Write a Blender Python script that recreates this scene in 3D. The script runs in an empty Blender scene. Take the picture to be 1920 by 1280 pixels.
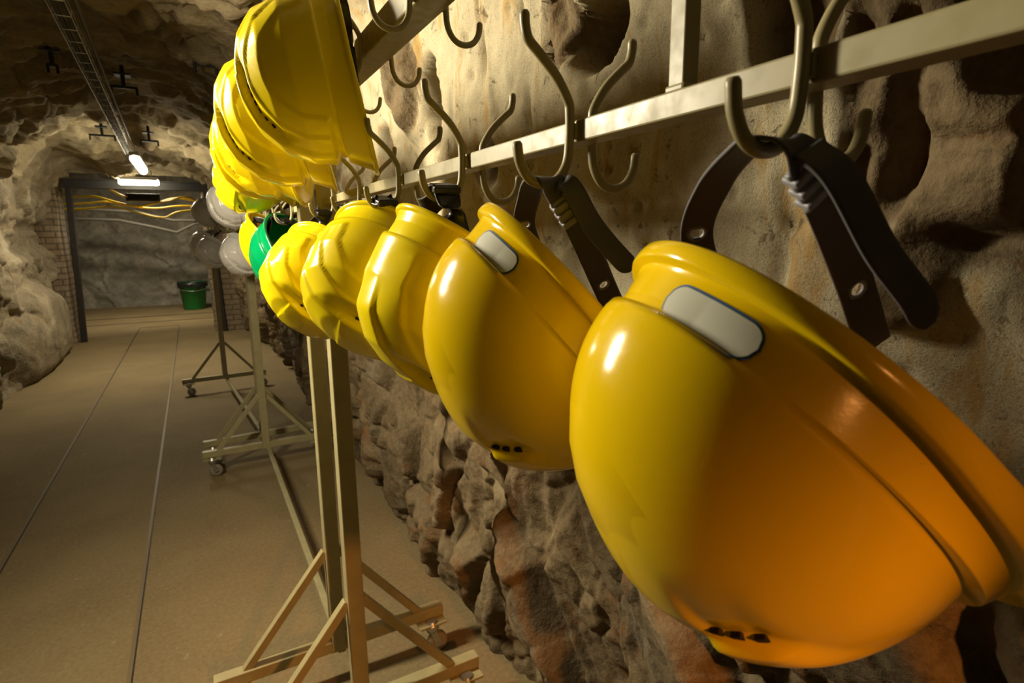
import bpy, bmesh, math, random
import numpy as np
from mathutils import Vector, Matrix
S = bpy.context.scene
COL = S.collection
random.seed(4)

# ------------------------------------------------------------------ camera, world, exposure
F_PX, YAW, PITCH, ROLL, EYE = 1062.77, 0.505852, -0.185393, -0.0097214, 1.5
def cam_axes():
    f = Vector((math.sin(YAW)*math.cos(PITCH), math.cos(YAW)*math.cos(PITCH), math.sin(PITCH)))
    rt = Vector((math.cos(YAW), -math.sin(YAW), 0)); up = rt.cross(f)
    r = math.cos(ROLL)*rt + math.sin(ROLL)*up
    return r, r.cross(f), f
R_, U_, F_ = cam_axes()
cd = bpy.data.cameras.new('camera'); cam = bpy.data.objects.new('camera', cd); COL.objects.link(cam)
cd.sensor_width = 36; cd.lens = F_PX/1920*36; cd.clip_start = .02; cd.clip_end = 60
cd.dof.use_dof = True; cd.dof.focus_distance = .75; cd.dof.aperture_fstop = 11
cam.matrix_world = Matrix(((R_.x, U_.x, -F_.x, 0), (R_.y, U_.y, -F_.y, 0), (R_.z, U_.z, -F_.z, EYE), (0, 0, 0, 1)))
S.camera = cam
S.view_settings.view_transform = 'Standard'; S.view_settings.look = 'None'
S.view_settings.exposure = 0.0; S.view_settings.gamma = 1; S.view_settings.use_curve_mapping = False
S.cycles.use_denoising = True
S.cycles.max_bounces = 8; S.cycles.diffuse_bounces = 5; S.cycles.sample_clamp_indirect = 6
w = bpy.data.worlds.new('mine_dark'); S.world = w; w.use_nodes = True
w.node_tree.nodes['Background'].inputs[0].default_value = (1, .8, .5, 1)
w.node_tree.nodes['Background'].inputs[1].default_value = .004

def light(name, loc, target, sx, sy, power, color, spread=math.pi):
    l = bpy.data.lights.new(name, 'AREA'); l.shape = 'RECTANGLE'; l.size = sx; l.size_y = sy
    l.energy = power; l.color = color; l.spread = spread
    o = bpy.data.objects.new(name, l); COL.objects.link(o); o.location = loc
    o.rotation_euler = (Vector(target)-Vector(loc)).to_track_quat('-Z', 'Y').to_euler()
    return o
WARM = (1.0, .87, .64)
light('near_lamp_light', (-.80, 1.85, 2.07), (.6, 1.5, 1.42), .12, .6, 75, WARM)
light('far_lamp_light', (-.42, 7.6, 2.22), (-.42, 7.6, 0), .08, 1.2, 28, WARM)
light('portal_lamp_light', (-.58, 9.95, 2.22), (-.58, 9.6, 0), .46, .08, 6, WARM)
light('chamber_lamp_light', (-.6, 12.2, 2.5), (-.6, 12.9, 0), .6, .2, 62, WARM)
def spot(name, loc, target, power, color, angle, blend, radius):
    l = bpy.data.lights.new(name, 'SPOT'); l.energy = power; l.color = color; l.spot_size = math.radians(angle); l.spot_blend = blend; l.shadow_soft_size = radius
    o = bpy.data.objects.new(name, l); COL.objects.link(o); o.location = loc
    o.rotation_euler = (Vector(target)-Vector(loc)).to_track_quat('-Z', 'Y').to_euler()
# warm lamp under the roof behind the camera, aimed along the racks at their feet
spot('floor_lamp_light', (.25, -1.7, 2.1), (.42, 1.62, .02), 240, (1, .37, .08), 26, .85, .06)

# ------------------------------------------------------------------ numpy noise
def _h(ix, iy, iz, s):
    n = (ix*73856093) ^ (iy*19349663) ^ (iz*83492791) ^ (s*2654435)
    n = (n ^ (n >> 13))*1274126177 & 0x7fffffff
    n = (n ^ (n >> 16))*668265263 & 0x7fffffff
    return ((n ^ (n >> 15)) & 0xffff)/65535.0
def vnoise(P, s=0):
    I = np.floor(P).astype(np.int64); f = P-I; u = f*f*f*(f*(f*6-15)+10)
    r = 0
    for dx in (0, 1):
        for dy in (0, 1):
            for dz in (0, 1):
                wt = (u[:, 0] if dx else 1-u[:, 0])*(u[:, 1] if dy else 1-u[:, 1])*(u[:, 2] if dz else 1-u[:, 2])
                r = r+wt*_h(I[:, 0]+dx, I[:, 1]+dy, I[:, 2]+dz, s)
    return r*2-1
def fbm(P, o=4, s=0):
    r = 0; a = 1; t = 0
    for k in range(o):
        r = r+a*vnoise(P*2**k+k*7.3, s+k); t += a; a *= .5
    return r/t
def ridged(P, o=4, s=0):
    r = 0; a = 1; t = 0
    for k in range(o):
        r = r+a*(1-np.abs(vnoise(P*2.1**k+k*3.7, s+k))*2.2); t += a; a *= .5
    return r/t
def cells(P, s=0):
    I = np.floor(P).astype(np.int64); f = P-I
    d1 = np.full(len(P), 9.); d2 = d1.copy(); idv = np.zeros(len(P)); tx = np.zeros((len(P), 3))
    for dx in (-1, 0, 1):
        for dy in (-1, 0, 1):
            for dz in (-1, 0, 1):
                a, b, c = I[:, 0]+dx, I[:, 1]+dy, I[:, 2]+dz
                q = np.stack((dx+_h(a, b, c, s)-f[:, 0], dy+_h(a, b, c, s+1)-f[:, 1], dz+_h(a, b, c, s+2)-f[:, 2]), 1)
                d = np.sqrt((q**2).sum(1)); m = d < d1
                d2 = np.where(m, d1, np.minimum(d2, d)); d1 = np.where(m, d, d1)
                idv = np.where(m, _h(a, b, c, s+3), idv); tx[m] = q[m]
    return d1, d2, idv, tx
def sstep(a, b, x):
    t = np.clip((x-a)/(b-a), 0, 1); return t*t*(3-2*t)

# ------------------------------------------------------------------ materials
def nodes_of(name):
    m = bpy.data.materials.new(name); m.use_nodes = True
    nt = m.node_tree; return m, nt, nt.nodes['Principled BSDF']
def N(nt, t, **kw):
    n = nt.nodes.new(t)
    for k, v in kw.items():
        if k in n.inputs: n.inputs[k].default_value = v
        else: setattr(n, k, v)
    return n
def ramp(nt, fac, stops):
    r = N(nt, 'ShaderNodeValToRGB'); e = r.color_ramp.elements
    while len(e) < len(stops): e.new(.5)
    for i, (p, c) in enumerate(stops):
        e[i].position = p; e[i].color = (*c, 1) if len(c) == 3 else c
    nt.links.new(fac, r.inputs[0]); return r.outputs[0]
def mix(nt, fac, a, b, mode='MIX'):
    n = N(nt, 'ShaderNodeMix', data_type='RGBA', blend_type=mode)
    for sock, v in ((n.inputs[0], fac), (n.inputs[6], a), (n.inputs[7], b)):
        if hasattr(v, 'is_linked'): nt.links.new(v, sock)
        else: sock.default_value = v if isinstance(v, float) else ((*v, 1) if len(v) == 3 else v)
    return n.outputs[2]
def coords(nt, scale=(1, 1, 1)):
    t = N(nt, 'ShaderNodeTexCoord'); m = N(nt, 'ShaderNodeMapping'); m.inputs['Scale'].default_value = scale
    nt.links.new(t.outputs['Object'], m.inputs[0]); return m.outputs[0]
def noise(nt, vec, scale, detail=4, rough=.55, dist=0):
    n = N(nt, 'ShaderNodeTexNoise', Scale=scale, Detail=detail, Roughness=rough, Distortion=dist)
    nt.links.new(vec, n.inputs['Vector']); return n.outputs[0]
def bump(nt, b, h, strength, dist, prev=None):
    n = N(nt, 'ShaderNodeBump', Strength=strength, Distance=dist); nt.links.new(h, n.inputs['Height'])
    if prev: nt.links.new(prev, n.inputs['Normal'])
    nt.links.new(n.outputs[0], b.inputs['Normal']); return n.outputs[0]

def plain(name, col, rough=.5, metal=0., var=.0, bumps=None, spec=.5, coat=0.):
    m, nt, b = nodes_of(name)
    b.inputs['Roughness'].default_value = rough; b.inputs['Metallic'].default_value = metal
    b.inputs['Specular IOR Level'].default_value = spec; b.inputs['Coat Weight'].default_value = coat
    if var:
        v = coords(nt); n = noise(nt, v, 18, 5, .6)
        dark = tuple(c*(1-var) for c in col); lite = tuple(min(1, c*(1+var*.5)) for c in col)
        nt.links.new(ramp(nt, n, [(.3, dark), (.65, lite)]), b.inputs['Base Color'])
        n2 = noise(nt, v, 60, 3)
        nt.links.new(ramp(nt, n2, [(.3, (rough*.8,)*3), (.7, (min(1, rough*1.25),)*3)]), b.inputs['Roughness'])
    else: b.inputs['Base Color'].default_value = (*col, 1)
    if bumps: bump(nt, b, noise(nt, coords(nt), bumps[0], 4), bumps[1], bumps[2])
    return m
def helmet_mat(name, col, scuff, rough=.16):
    m, nt, b = nodes_of(name); v = coords(nt)
    n1 = noise(nt, v, 9, 4, .6); c = ramp(nt, n1, [(.3, tuple(x*.93 for x in col)), (.7, col)])
    n2 = noise(nt, v, 70, 6, .75, 1.2)
    c = mix(nt, ramp(nt, n2, [(.66, (0, 0, 0)), (.76, (.75,)*3)]), c, scuff)
    n3 = noise(nt, coords(nt, (1, 8, 1)), 26, 3, .6, .8)
    c = mix(nt, ramp(nt, n3, [(.72, (0, 0, 0)), (.78, (.4,)*3)]), c, scuff)
    nt.links.new(c, b.inputs['Base Color'])
    nt.links.new(ramp(nt, noise(nt, v, 22, 5, .65), [(.3, (rough*.8,)*3), (.75, (rough*1.45,)*3)]), b.inputs['Roughness'])
    b.inputs['Specular IOR Level'].default_value = .38
    bump(nt, b, noise(nt, v, 240, 3, .6), .04, .001)
    return m
def lamp_mat(name, col, st):
    m, nt, b = nodes_of(name); b.inputs['Emission Color'].default_value = (*col, 1); b.inputs['Emission Strength'].default_value = st
    b.inputs['Base Color'].default_value = (.9, .9, .85, 1); return m
def rock_mat(name, rocky, plaster=None, rough=.85, bs=1.0, strat=(1, 1, 1)):
    """rock in three tones with veins; 'plaster' is sprayed render kept where the vertex mask says so"""
    m, nt, b = nodes_of(name); v = coords(nt, strat)
    n1 = noise(nt, v, 2.2, 6, .62, .6); c = ramp(nt, n1, [(.32, rocky[0]), (.46, rocky[1]), (.57, rocky[2]), (.70, rocky[3])])
    n2 = noise(nt, v, 14, 6, .7, .4); c = mix(nt, ramp(nt, n2, [(.35, (.0,)*3), (.75, (.55,)*3)]), c, rocky[1], 'MIX')
    n3 = noise(nt, v, 60, 5, .7); c = mix(nt, .35, c, ramp(nt, n3, [(.3, tuple(x*.45 for x in rocky[2])), (.7, rocky[3])]))
    n4 = noise(nt, v, 5, 5, .7, 1.5); c = mix(nt, ramp(nt, n4, [(.55, (0,)*3), (.68, (.75,)*3)]), c, rocky[4])
    c = mix(nt, ramp(nt, noise(nt, v, 3.1, 5, .7, 1.), [(.56, (0,)*3), (.68, (.5,)*3)]), c, (.15, .145, .105))
    hgt = noise(nt, v, 38, 7, .62)
    if plaster:
        a = N(nt, 'ShaderNodeAttribute', attribute_name='render_mask')
        p = ramp(nt, noise(nt, v, 7, 6, .65), [(.3, plaster[0]), (.55, plaster[1]), (.75, plaster[2])])
        p = mix(nt, ramp(nt, noise(nt, v, 420, 3, .7), [(.36, (.55,)*3), (.5, (0,)*3)]), p, tuple(x*.45 for x in plaster[0]))
        vs = coords(nt, (6, 6, 1.2))
        p = mix(nt, ramp(nt, noise(nt, vs, 3, 5, .7, .8), [(.53, (0,)*3), (.64, (.75,)*3)]), p, plaster[3])
        p = mix(nt, ramp(nt, noise(nt, v, 23, 6, .8, .6), [(.585, (0,)*3), (.64, (.8,)*3)]), p, (.13, .10, .055))
        c = mix(nt, a.outputs['Fac'], c, p)
        g = noise(nt, v, 210, 5, .8)
        mm = N(nt, 'ShaderNodeMix', data_type='FLOAT'); nt.links.new(a.outputs['Fac'], mm.inputs[0])
        nt.links.new(hgt, mm.inputs[2]); nt.links.new(g, mm.inputs[3])
        sm = N(nt, 'ShaderNodeMath', operation='MULTIPLY_ADD'); nt.links.new(a.outputs['Fac'], sm.inputs[0]); sm.inputs[1].default_value = .0; sm.inputs[2].default_value = 1.0
        h2 = N(nt, 'ShaderNodeMath', operation='MULTIPLY'); nt.links.new(mm.outputs[0], h2.inputs[0]); nt.links.new(sm.outputs[0], h2.inputs[1])
        hgt = h2.outputs[0]
    nt.links.new(c, b.inputs['Base Color']); b.inputs['Roughness'].default_value = rough
    b.inputs['Specular IOR Level'].default_value = .25
    bump(nt, b, hgt, .55*bs, .016)
    return m
MAT = dict(
    lemon=helmet_mat('lemon_yellow_plastic', (.88, .70, .008), (.50, .36, .02)),
    amber=helmet_mat('amber_yellow_plastic', (.85, .585, .003), (.48, .27, .01)),
    white=helmet_mat('white_plastic', (.80, .78, .72), (.45, .42, .34)),
    green=helmet_mat('green_plastic', (.0, .20, .062), (.01, .10, .04)),
    cream=plain('cream_enamel', (.31, .272, .138), .40, 0, .12, (90, .04, .0006)),
    black=plain('black_plastic', (.012, .012, .012), .35),
    strap=plain('dark_grey_strap', (.10, .10, .108), .5),
    buckle=plain('grey_plastic', (.34, .345, .37), .42),
    hole=plain('dark_hole', (.012, .006, .003), .9),
    sticker=plain('label_white', (.55, .57, .47), .4), blue=plain('label_blue', (.02, .09, .22), .4),
    steel=plain('zinc_steel', (.42, .42, .40), .38, .9), dark_steel=plain('dark_steel', (.018, .015, .012), .6),
    rubber=plain('rubber', (.03, .03, .03), .7), tyre=plain('grey_tyre', (.22, .19, .14), .7), brass=plain('yellow_zinc', (.5, .38, .05), .35, .8),
    cable=plain('yellow_cable', (.85, .60, .01), .45), pipe=plain('grey_pipe', (.10, .09, .07), .6),
    wood=plain('dark_timber', (.022, .017, .012), .8, 0, .4), bin=plain('bucket_green', (.012, .17, .03), .45, 0, .1), liner=plain('black_liner', (.008, .010, .008), .4),
    tube=lamp_mat('lamp_tube', (1, .90, .66), 60), tube_dim=lamp_mat('lamp_tube_overhead', (1, .90, .66), 12), housing=plain('lamp_housing', (.5, .5, .46), .5), rail=plain('worn_rail', (.16, .115, .06), .6, .3),
)
ROCK = [(.036, .027, .015), (.092, .064, .031), (.155, .108, .053), (.27, .21, .118), (.145, .066, .021)]
GREY = [(.05, .048, .042), (.15, .14, .115), (.27, .25, .20), (.50, .46, .36), (.17, .12, .06)]
PLAS = [(.42, .365, .235), (.51, .45, .30), (.60, .54, .385), (.42, .25, .06)]
MAT['wall'] = rock_mat('wall_rock_and_render', ROCK, PLAS)
MAT['roof'] = rock_mat('roof_rock', [(.045, .034, .018), (.20, .152, .08), (.34, .27, .15), (.52, .44, .29), (.28, .18, .07)], strat=(.6, 1.5, 2.2), bs=1.2)
MAT['left_rock'] = rock_mat('left_rock', [(.06, .046, .028), (.16, .122, .068), (.28, .225, .135), (.52, .46, .33), (.20, .125, .05)], bs=1.2)
MAT['grey_rock'] = rock_mat('grey_rock', GREY)

def floor_material():
    m, nt, b = nodes_of('sandy_concrete'); v = coords(nt)
    c = ramp(nt, noise(nt, v, 1.3, 6, .6, .4), [(.3, (.135, .103, .048)), (.55, (.19, .146, .069)), (.75, (.24, .188, .094))])
    c = mix(nt, .35, c, ramp(nt, noise(nt, v, 60, 6, .75), [(.3, (.12, .08, .035)), (.7, (.36, .26, .14))]))
    c = mix(nt, ramp(nt, noise(nt, v, 14, 3, .8), [(.66, (0,)*3), (.72, (.5,)*3)]), c, (.40, .31, .19))
    nt.links.new(c, b.inputs['Base Color']); b.inputs['Roughness'].default_value = .8; b.inputs['Specular IOR Level'].default_value = .2
    bump(nt, b, noise(nt, v, 90, 7, .7), .5, .004); return m
MAT['floor'] = floor_material()
def brick_material():
    m, nt, b = nodes_of('old_brickwork'); t = N(nt, 'ShaderNodeTexCoord'); mp = N(nt, 'ShaderNodeMapping'); mp.inputs['Rotation'].default_value = (math.pi/2, 0, 0)
    nt.links.new(t.outputs['Object'], mp.inputs[0])
    br = N(nt, 'ShaderNodeTexBrick', Scale=1.0); br.inputs['Brick Width'].default_value = .24; br.inputs['Row Height'].default_value = .085; br.inputs['Mortar Size'].default_value = .012
    br.inputs['Color1'].default_value = (.22, .16, .10, 1); br.inputs['Color2'].default_value = (.30, .22, .14, 1); br.inputs['Mortar'].default_value = (.07, .05, .03, 1)
    nt.links.new(mp.outputs[0], br.inputs[0])
    c = mix(nt, .4, br.outputs[0], ramp(nt, noise(nt, coords(nt), 12, 5, .7), [(.3, (.10, .07, .04)), (.7, (.34, .27, .18))]))
    nt.links.new(c, b.inputs['Base Color']); b.inputs['Roughness'].default_value = .9
    bump(nt, b, br.outputs[1], -.6, .01); return m
MAT['brick'] = brick_material()

# ------------------------------------------------------------------ mesh helpers
def obj(name, bm, m, parent=None, smooth=False):
    me = bpy.data.meshes.new(name); bm.to_mesh(me); bm.free()
    for x in (m if isinstance(m, list) else [m]): me.materials.append(x)
    if smooth:
        for p in me.polygons: p.use_smooth = True
    o = bpy.data.objects.new(name, me); COL.objects.link(o)
    if parent: o.parent = parent
    return o
def tag(o, label=None, cat=None, group=None, kind=None):
    if label: o['label'] = label
    if cat: o['category'] = cat
    if group: o['group'] = group
    if kind: o['kind'] = kind
    return o
def thing(name, label, cat, mat=None, group=None):
    o = bpy.data.objects.new(name, None); COL.objects.link(o); o.empty_display_size = .05
    if mat is not None: o.matrix_world = mat
    return tag(o, label, cat, group)
def part_label(o, t): o['label'] = t; return o
def add_box(bm, c, s, rot=None, bev=.0):
    M = Matrix.Translation(c) @ (rot.to_4x4() if rot else Matrix()) @ Matrix.Diagonal((*s, 1))
    r = bmesh.ops.create_cube(bm, size=1, matrix=M)
    if bev:
        es = list({e for v in r['verts'] for e in v.link_edges})
        bmesh.ops.bevel(bm, geom=es, offset=bev, segments=2, affect='EDGES', profile=.5)
def add_bar(bm, a, b, wx, wz, up=(0, 0, 1), bev=.002):
    a, b = Vector(a), Vector(b); d = (b-a); y = d.normalized(); u = Vector(up)
    x = y.cross(u).normalized(); z = x.cross(y)
    rot = Matrix((x, y, z)).transposed()
    add_box(bm, (a+b)/2, (wx, d.length, wz), rot, bev)
def catmull(pts, n=8):
    P = [Vector(p) for p in pts]; P = [P[0]*2-P[1]]+P+[P[-1]*2-P[-2]]; out = []
    for i in range(1, len(P)-2):
        for k in range(n):
            t = k/n; a, b, c, d = P[i-1:i+3]
            out.append(.5*((2*b)+(c-a)*t+(2*a-5*b+4*c-d)*t*t+(3*b-a-3*c+d)*t**3))
    out.append(P[-2]); return out
def add_tube(bm, pts, r, seg=10, cap=True):
    P = [Vector(p) for p in pts]; rings = []; nrm = None
    for i, p in enumerate(P):
        t = (P[min(i+1, len(P)-1)]-P[max(i-1, 0)]).normalized()
        if nrm is None: nrm = t.orthogonal().normalized()
        nrm = (nrm-t*nrm.dot(t)).normalized(); bn = t.cross(nrm)
        rr = r[i] if isinstance(r, (list, tuple)) else r
        rings.append([bm.verts.new(p+(nrm*math.cos(2*math.pi*k/seg)+bn*math.sin(2*math.pi*k/seg))*rr) for k in range(seg)])
    for a, b in zip(rings, rings[1:]):
        for k in range(seg): bm.faces.new((a[k], a[(k+1) % seg], b[(k+1) % seg], b[k]))
    if cap:
        for ring, s in ((rings[0], -1), (rings[-1], 1)):
            c = sum((v.co for v in ring), Vector())/seg
            t = (P[-1]-P[-2]).normalized() if s > 0 else (P[0]-P[1]).normalized()
            rr = (ring[0].co-c).length
            mid = [bm.verts.new(c+(v.co-c)*.7+t*rr*.55) for v in ring]
            for k in range(seg):
                q = (ring[k], ring[(k+1) % seg], mid[(k+1) % seg], mid[k]); bm.faces.new(q if s > 0 else q[::-1])
            bm.faces.new(mid if s > 0 else mid[::-1])
def grid_obj(name, V, nu, nv, m, parent=None, flip=False, mask=None):
    """V: (nu*nv,3) array row-major"""
    idx = np.arange(nu*nv).reshape(nu, nv)
    q = np.stack((idx[:-1, :-1], idx[1:, :-1], idx[1:, 1:], idx[:-1, 1:]), -1).reshape(-1, 4)
    if flip: q = q[:, ::-1]
    me = bpy.data.meshes.new(name); me.from_pydata(V.tolist(), [], q.tolist()); me.materials.append(m)
    me.polygons.foreach_set('use_smooth', np.ones(len(q), bool))
    if mask is not None:
        at = me.attributes.new('render_mask', 'FLOAT', 'POINT'); at.data.foreach_set('value', mask.astype(np.float32))
    o = bpy.data.objects.new(name, me); COL.objects.link(o)
    if parent: o.parent = parent
    return o

# ------------------------------------------------------------------ the tunnel: right wall, roof, left wall
def build_tunnel():
    ys = [-1.6]
    while ys[-1] < 10.62:
        y = ys[-1]
        ys.append(y+(.03 if y < .05 else .0062 if y < 1.3 else .0085 if y < 2.3 else min(.045, .0085+(y-2.3)*.006)))
    ys = np.array(ys)
    prof = [(.92, -.12), (.86, .0), (.80, .22), (.75, .6), (.70, 1.0), (.645, 1.4), (.615, 1.7), (.59, 2.0), (.54, 2.24), (.40, 2.44), (.1, 2.58), (-.4, 2.66), (-.9, 2.60),
            (-1.25, 2.42), (-1.45, 2.1), (-1.55, 1.6), (-1.60, 1.0), (-1.63, .5), (-1.66, .0), (-1.68, -.12)]
    C = catmull([(p[0], 0, p[1]) for p in prof], 12); C = np.array([(c.x, c.z) for c in C])
    L = np.r_[0, np.cumsum(np.hypot(*np.diff(C, axis=0).T))]
    k0 = 8*12+4; k1 = 14*12
    l0, l1 = L[k0], L[k1]
    ts = np.r_[np.arange(0, l0, .0078), l0]; tc = np.linspace(l0, l1, 90); tl = np.linspace(l1, L[-1], 95)
    def section(t):
        x = np.interp(t, L, C[:, 0]); z = np.interp(t, L, C[:, 1])
        dx = np.interp(t+.03, L, C[:, 0])-np.interp(t-.03, L, C[:, 0]); dz = np.interp(t+.03, L, C[:, 1])-np.interp(t-.03, L, C[:, 1])
        n = np.hypot(dx, dz); return x, z, dz/n, -dx/n          # normal pointing away from the room
    def disp(P, nx, nz):
        x, y, z = P.T
        right = sstep(-.1, .45, x); left = sstep(-.9, -1.3, x)
        # slow change of the section along the tunnel
        d = -right*sstep(6.8, 9.2, y)*.20+left*sstep(6.4, 9.5, y)*.22
        d = d-sstep(7.0, 10., y)*(1-right)*(1-left)*.18*sstep(1.5, 2.2, z)
        warp = np.stack((fbm(P*1.7, 3, 11), fbm(P*1.7, 3, 12), fbm(P*1.7, 3, 13)), 1)
        big = fbm(P*np.array((1, .9, .8))+3, 3, 21)*.13
        Q = (P+warp*.16)*np.array((3.2, 4.2, 2.6))
        f1, f2, idv, tx = cells(Q, 5)
        fac = (idv-.5)*.11+(tx[:, 1]*(idv-.5)+tx[:, 2]*(np.modf(idv*7.3)[0]-.5))*.10
        fac = fac*sstep(.0, .24, f2-f1); crack = np.exp(-((f2-f1)/.09)**2)*.034
        Q2 = (P+warp*.10)*np.array((9, 10, 7.))
        g1, g2, id2, tx2 = cells(Q2, 31)
        fac2 = (id2-.5)*.028+tx2[:, 1]*(id2-.5)*.035
        fac2 = fac2*sstep(.0, .3, g2-g1); crack2 = np.exp(-((g2-g1)/.12)**2)*.010
        fine = fbm(P*16+warp*2, 4, 41)*.013
        rid = -ridged(P*np.array((3., 3.2, 1.6))+warp*.8, 4, 51)*.030
        rough = fac+crack+fac2+crack2+fine+rid+.02
        # sprayed render on the upper right wall near the racks
        edge = fbm(P*3.1, 4, 61)+.5*fbm(P*9.5, 3, 63)
        mask = right*sstep(1.10, 1.34, z+edge*.22)*(1-sstep(1.9, 2.6, y+edge*.7))*(1-sstep(2.15, 2.35, z))
        bare = np.zeros(len(P)); lump = np.zeros(len(P))
        for (cy, cz, ry, rz, h, b) in [(1.62, 1.95, .07, .17, -.10, 1), (1.50, 1.86, .06, .12, .08, 1), (.90, 1.87, .045, .09, -.038, 1), (.80, 1.82, .09, .06, .05, 1),
                                       (.44, 1.75, .06, .10, .05, 1), (.34, 1.62, .035, .16, .03, 1), (.25, 1.58, .085, .17, .045, 1), (.20, 1.70, .07, .10, .08, 1),
                                       (.19, 1.55, .04, .10, .07, 1), (1.95, 1.75, .10, .12, .05, .8), (.30, 1.45, .05, .07, -.03, 1), (1.2, 1.66, .05, .06, .015, .6)]:
            q = np.sqrt(((y-cy)/ry)**2+((z-cz)/rz)**2)+edge*.45
            k = right*(1-sstep(.55, 1.05, q)); lump = lump+k*h; bare = np.maximum(bare, k*b)
        mask = mask*(1-sstep(.1, .7, bare))*sstep(.20, .34, y+edge*.30)
        amp = 1-.90*mask
        near = .85+.35*sstep(1.0, .3, z)*right
        d = d+big*(1-.55*mask)+rough*amp*near*np.where(x < .2, 1.35, 1.0)+lump+mask*(fbm(P*22, 3, 71)*.006+fbm(P*55, 2, 72)*.0025-.012)
        c1, c2, cid, ctx = cells(P*26, 77)
        d = d+mask*(cid > .80)*(1-sstep(.12, .38, c1))*.009
        # vertical cracks in the render
        for (cy, wv) in [(.77, .011), (.45, .010), (1.2, .009), (.36, .011), (1.02, .008), (.60, .008)]:
            d = d+mask*.020*np.exp(-((y-cy+fbm(P*6, 3, 81)*.04)/wv)**2)*sstep(-.1, .3, fbm(P*4, 2, 82))
        # the smooth boulder low on the left and the deep shelf above it
        q = ((y-8.6)/1.5)**2+((z-.30)/.72)**2
        b = left*np.clip(1-q, 0, 1)
        d = d*(1-.8*sstep(0, .5, b))-b**.5*.20*left
        d = d+left*sstep(1.25, 1.4, z)*sstep(1.75, 1.6, z)*sstep(5, 6, y)*.12
        floor_keep = sstep(-.1, .12, z)
        return d*(.25+.75*floor_keep), mask
    def surf(name, t, m):
        x, z, nx, nz = section(t); nt, ny = len(t), len(ys)
        P = np.stack((np.repeat(x, ny), np.tile(ys, nt), np.repeat(z, ny)), 1)
        d, mask = disp(P, None, None)
        P[:, 0] += np.repeat(nx, ny)*d; P[:, 2] += np.repeat(nz, ny)*d
        o = grid_obj(name, P, nt, ny, m, mask=mask); tag(o, kind='structure'); return o
    surf('wall_right', ts, MAT['wall']); surf('ceiling', tc, MAT['roof']); surf('wall_left', tl, MAT['left_rock'])
build_tunnel()

def flat_grid(name, x0, x1, y0, y1, z, nx, ny, m, amp=.01, zf=None):
    X, Y = np.meshgrid(np.linspace(x0, x1, nx), np.linspace(y0, y1, ny), indexing='ij')
    P = np.stack((X.ravel(), Y.ravel(), np.full(X.size, z)), 1); P[:, 2] += fbm(P*2.3, 4, 91)*amp
    if zf is not None: P[:, 2] += zf(P[:, 0], P[:, 1])
    o = grid_obj(name, P, nx, ny, m, flip=True); tag(o, kind='structure'); return o
bm = bmesh.new(); add_box(bm, (-.4, 6.9, -.09), (5.4, 17.8, .18)); fl = tag(obj('floor', bm, MAT['floor']), kind='structure')
# two rails of the old track lie flush in the floor, with an open groove beside each
for i, x in enumerate((-.925, -.338)):
    bm = bmesh.new(); add_bar(bm, (x, -1.5, .0015), (x, 11.4, .0015), .014, .008, bev=0)
    tag(obj('trim_%d' % (i+1), bm, MAT['rail']), kind='structure')
    bm = bmesh.new(); add_bar(bm, (x+.0095, -1.5, .0006), (x+.0095, 11.4, .0006), .003, .004, bev=0)
    tag(obj('trim_%d' % (i+3), bm, MAT['dark_steel']), kind='structure')

# chamber behind the portal
def panel(name, P0, U, V, nu, nv, amp, m, seed, scale=1.5, flip=False):
    P0, U, V = (np.array(a, float) for a in (P0, U, V)); n = np.cross(U, V); n /= np.linalg.norm(n)
    a, b = np.meshgrid(np.linspace(0, 1, nu), np.linspace(0, 1, nv), indexing='ij')
    P = P0+a.ravel()[:, None]*U+b.ravel()[:, None]*V
    wp = np.stack((fbm(P*1.3, 3, seed), fbm(P*1.3, 3, seed+1), fbm(P*1.3, 3, seed+2)), 1)
    f1, f2, idv, tx = cells((P+wp*.25)*scale, seed+3)
    d = fbm(P*.9, 4, seed+8)*amp*1.2+(idv-.5)*amp*.6+np.exp(-((f2-f1)/.06)**2)*amp*.25+fbm(P*7, 4, seed+9)*amp*.22
    P = P+n*d[:, None]
    o = grid_obj(name, P, nu, nv, m, flip=flip); tag(o, kind='structure'); return o
panel('wall_back', (-3.2, 15.4, -.1), (5.2, -.5, 0), (0, .25, 3.4), 150, 100, .16, MAT['grey_rock'], 101)
panel('wall_back_right', (1.1, 10.5, -.1), (.3, 5.0, 0), (0, 0, 3.4), 60, 60, .1, MAT['grey_rock'], 121)
panel('wall_back_left', (-2.9, 10.5, -.1), (-.3, 5.2, 0), (0, 0, 3.4), 60, 60, .1, MAT['grey_rock'], 131)
panel('ceiling_back', (-3.3, 10.45, 2.95), (4.9, 0, 0), (0, 5.3, .1), 80, 60, .12, MAT['roof'], 141)
for i, (y, wd) in enumerate(((12.2, .035), (13.1, .06), (11.45, .012))):
    bm = bmesh.new(); add_box(bm, (-.7 if i < 2 else -.63, y, .001), (5.0 if i < 2 else .6, wd, .006)); tag(obj('trim_%d' % (5+i), bm, MAT['wood']), kind='structure')
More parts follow.
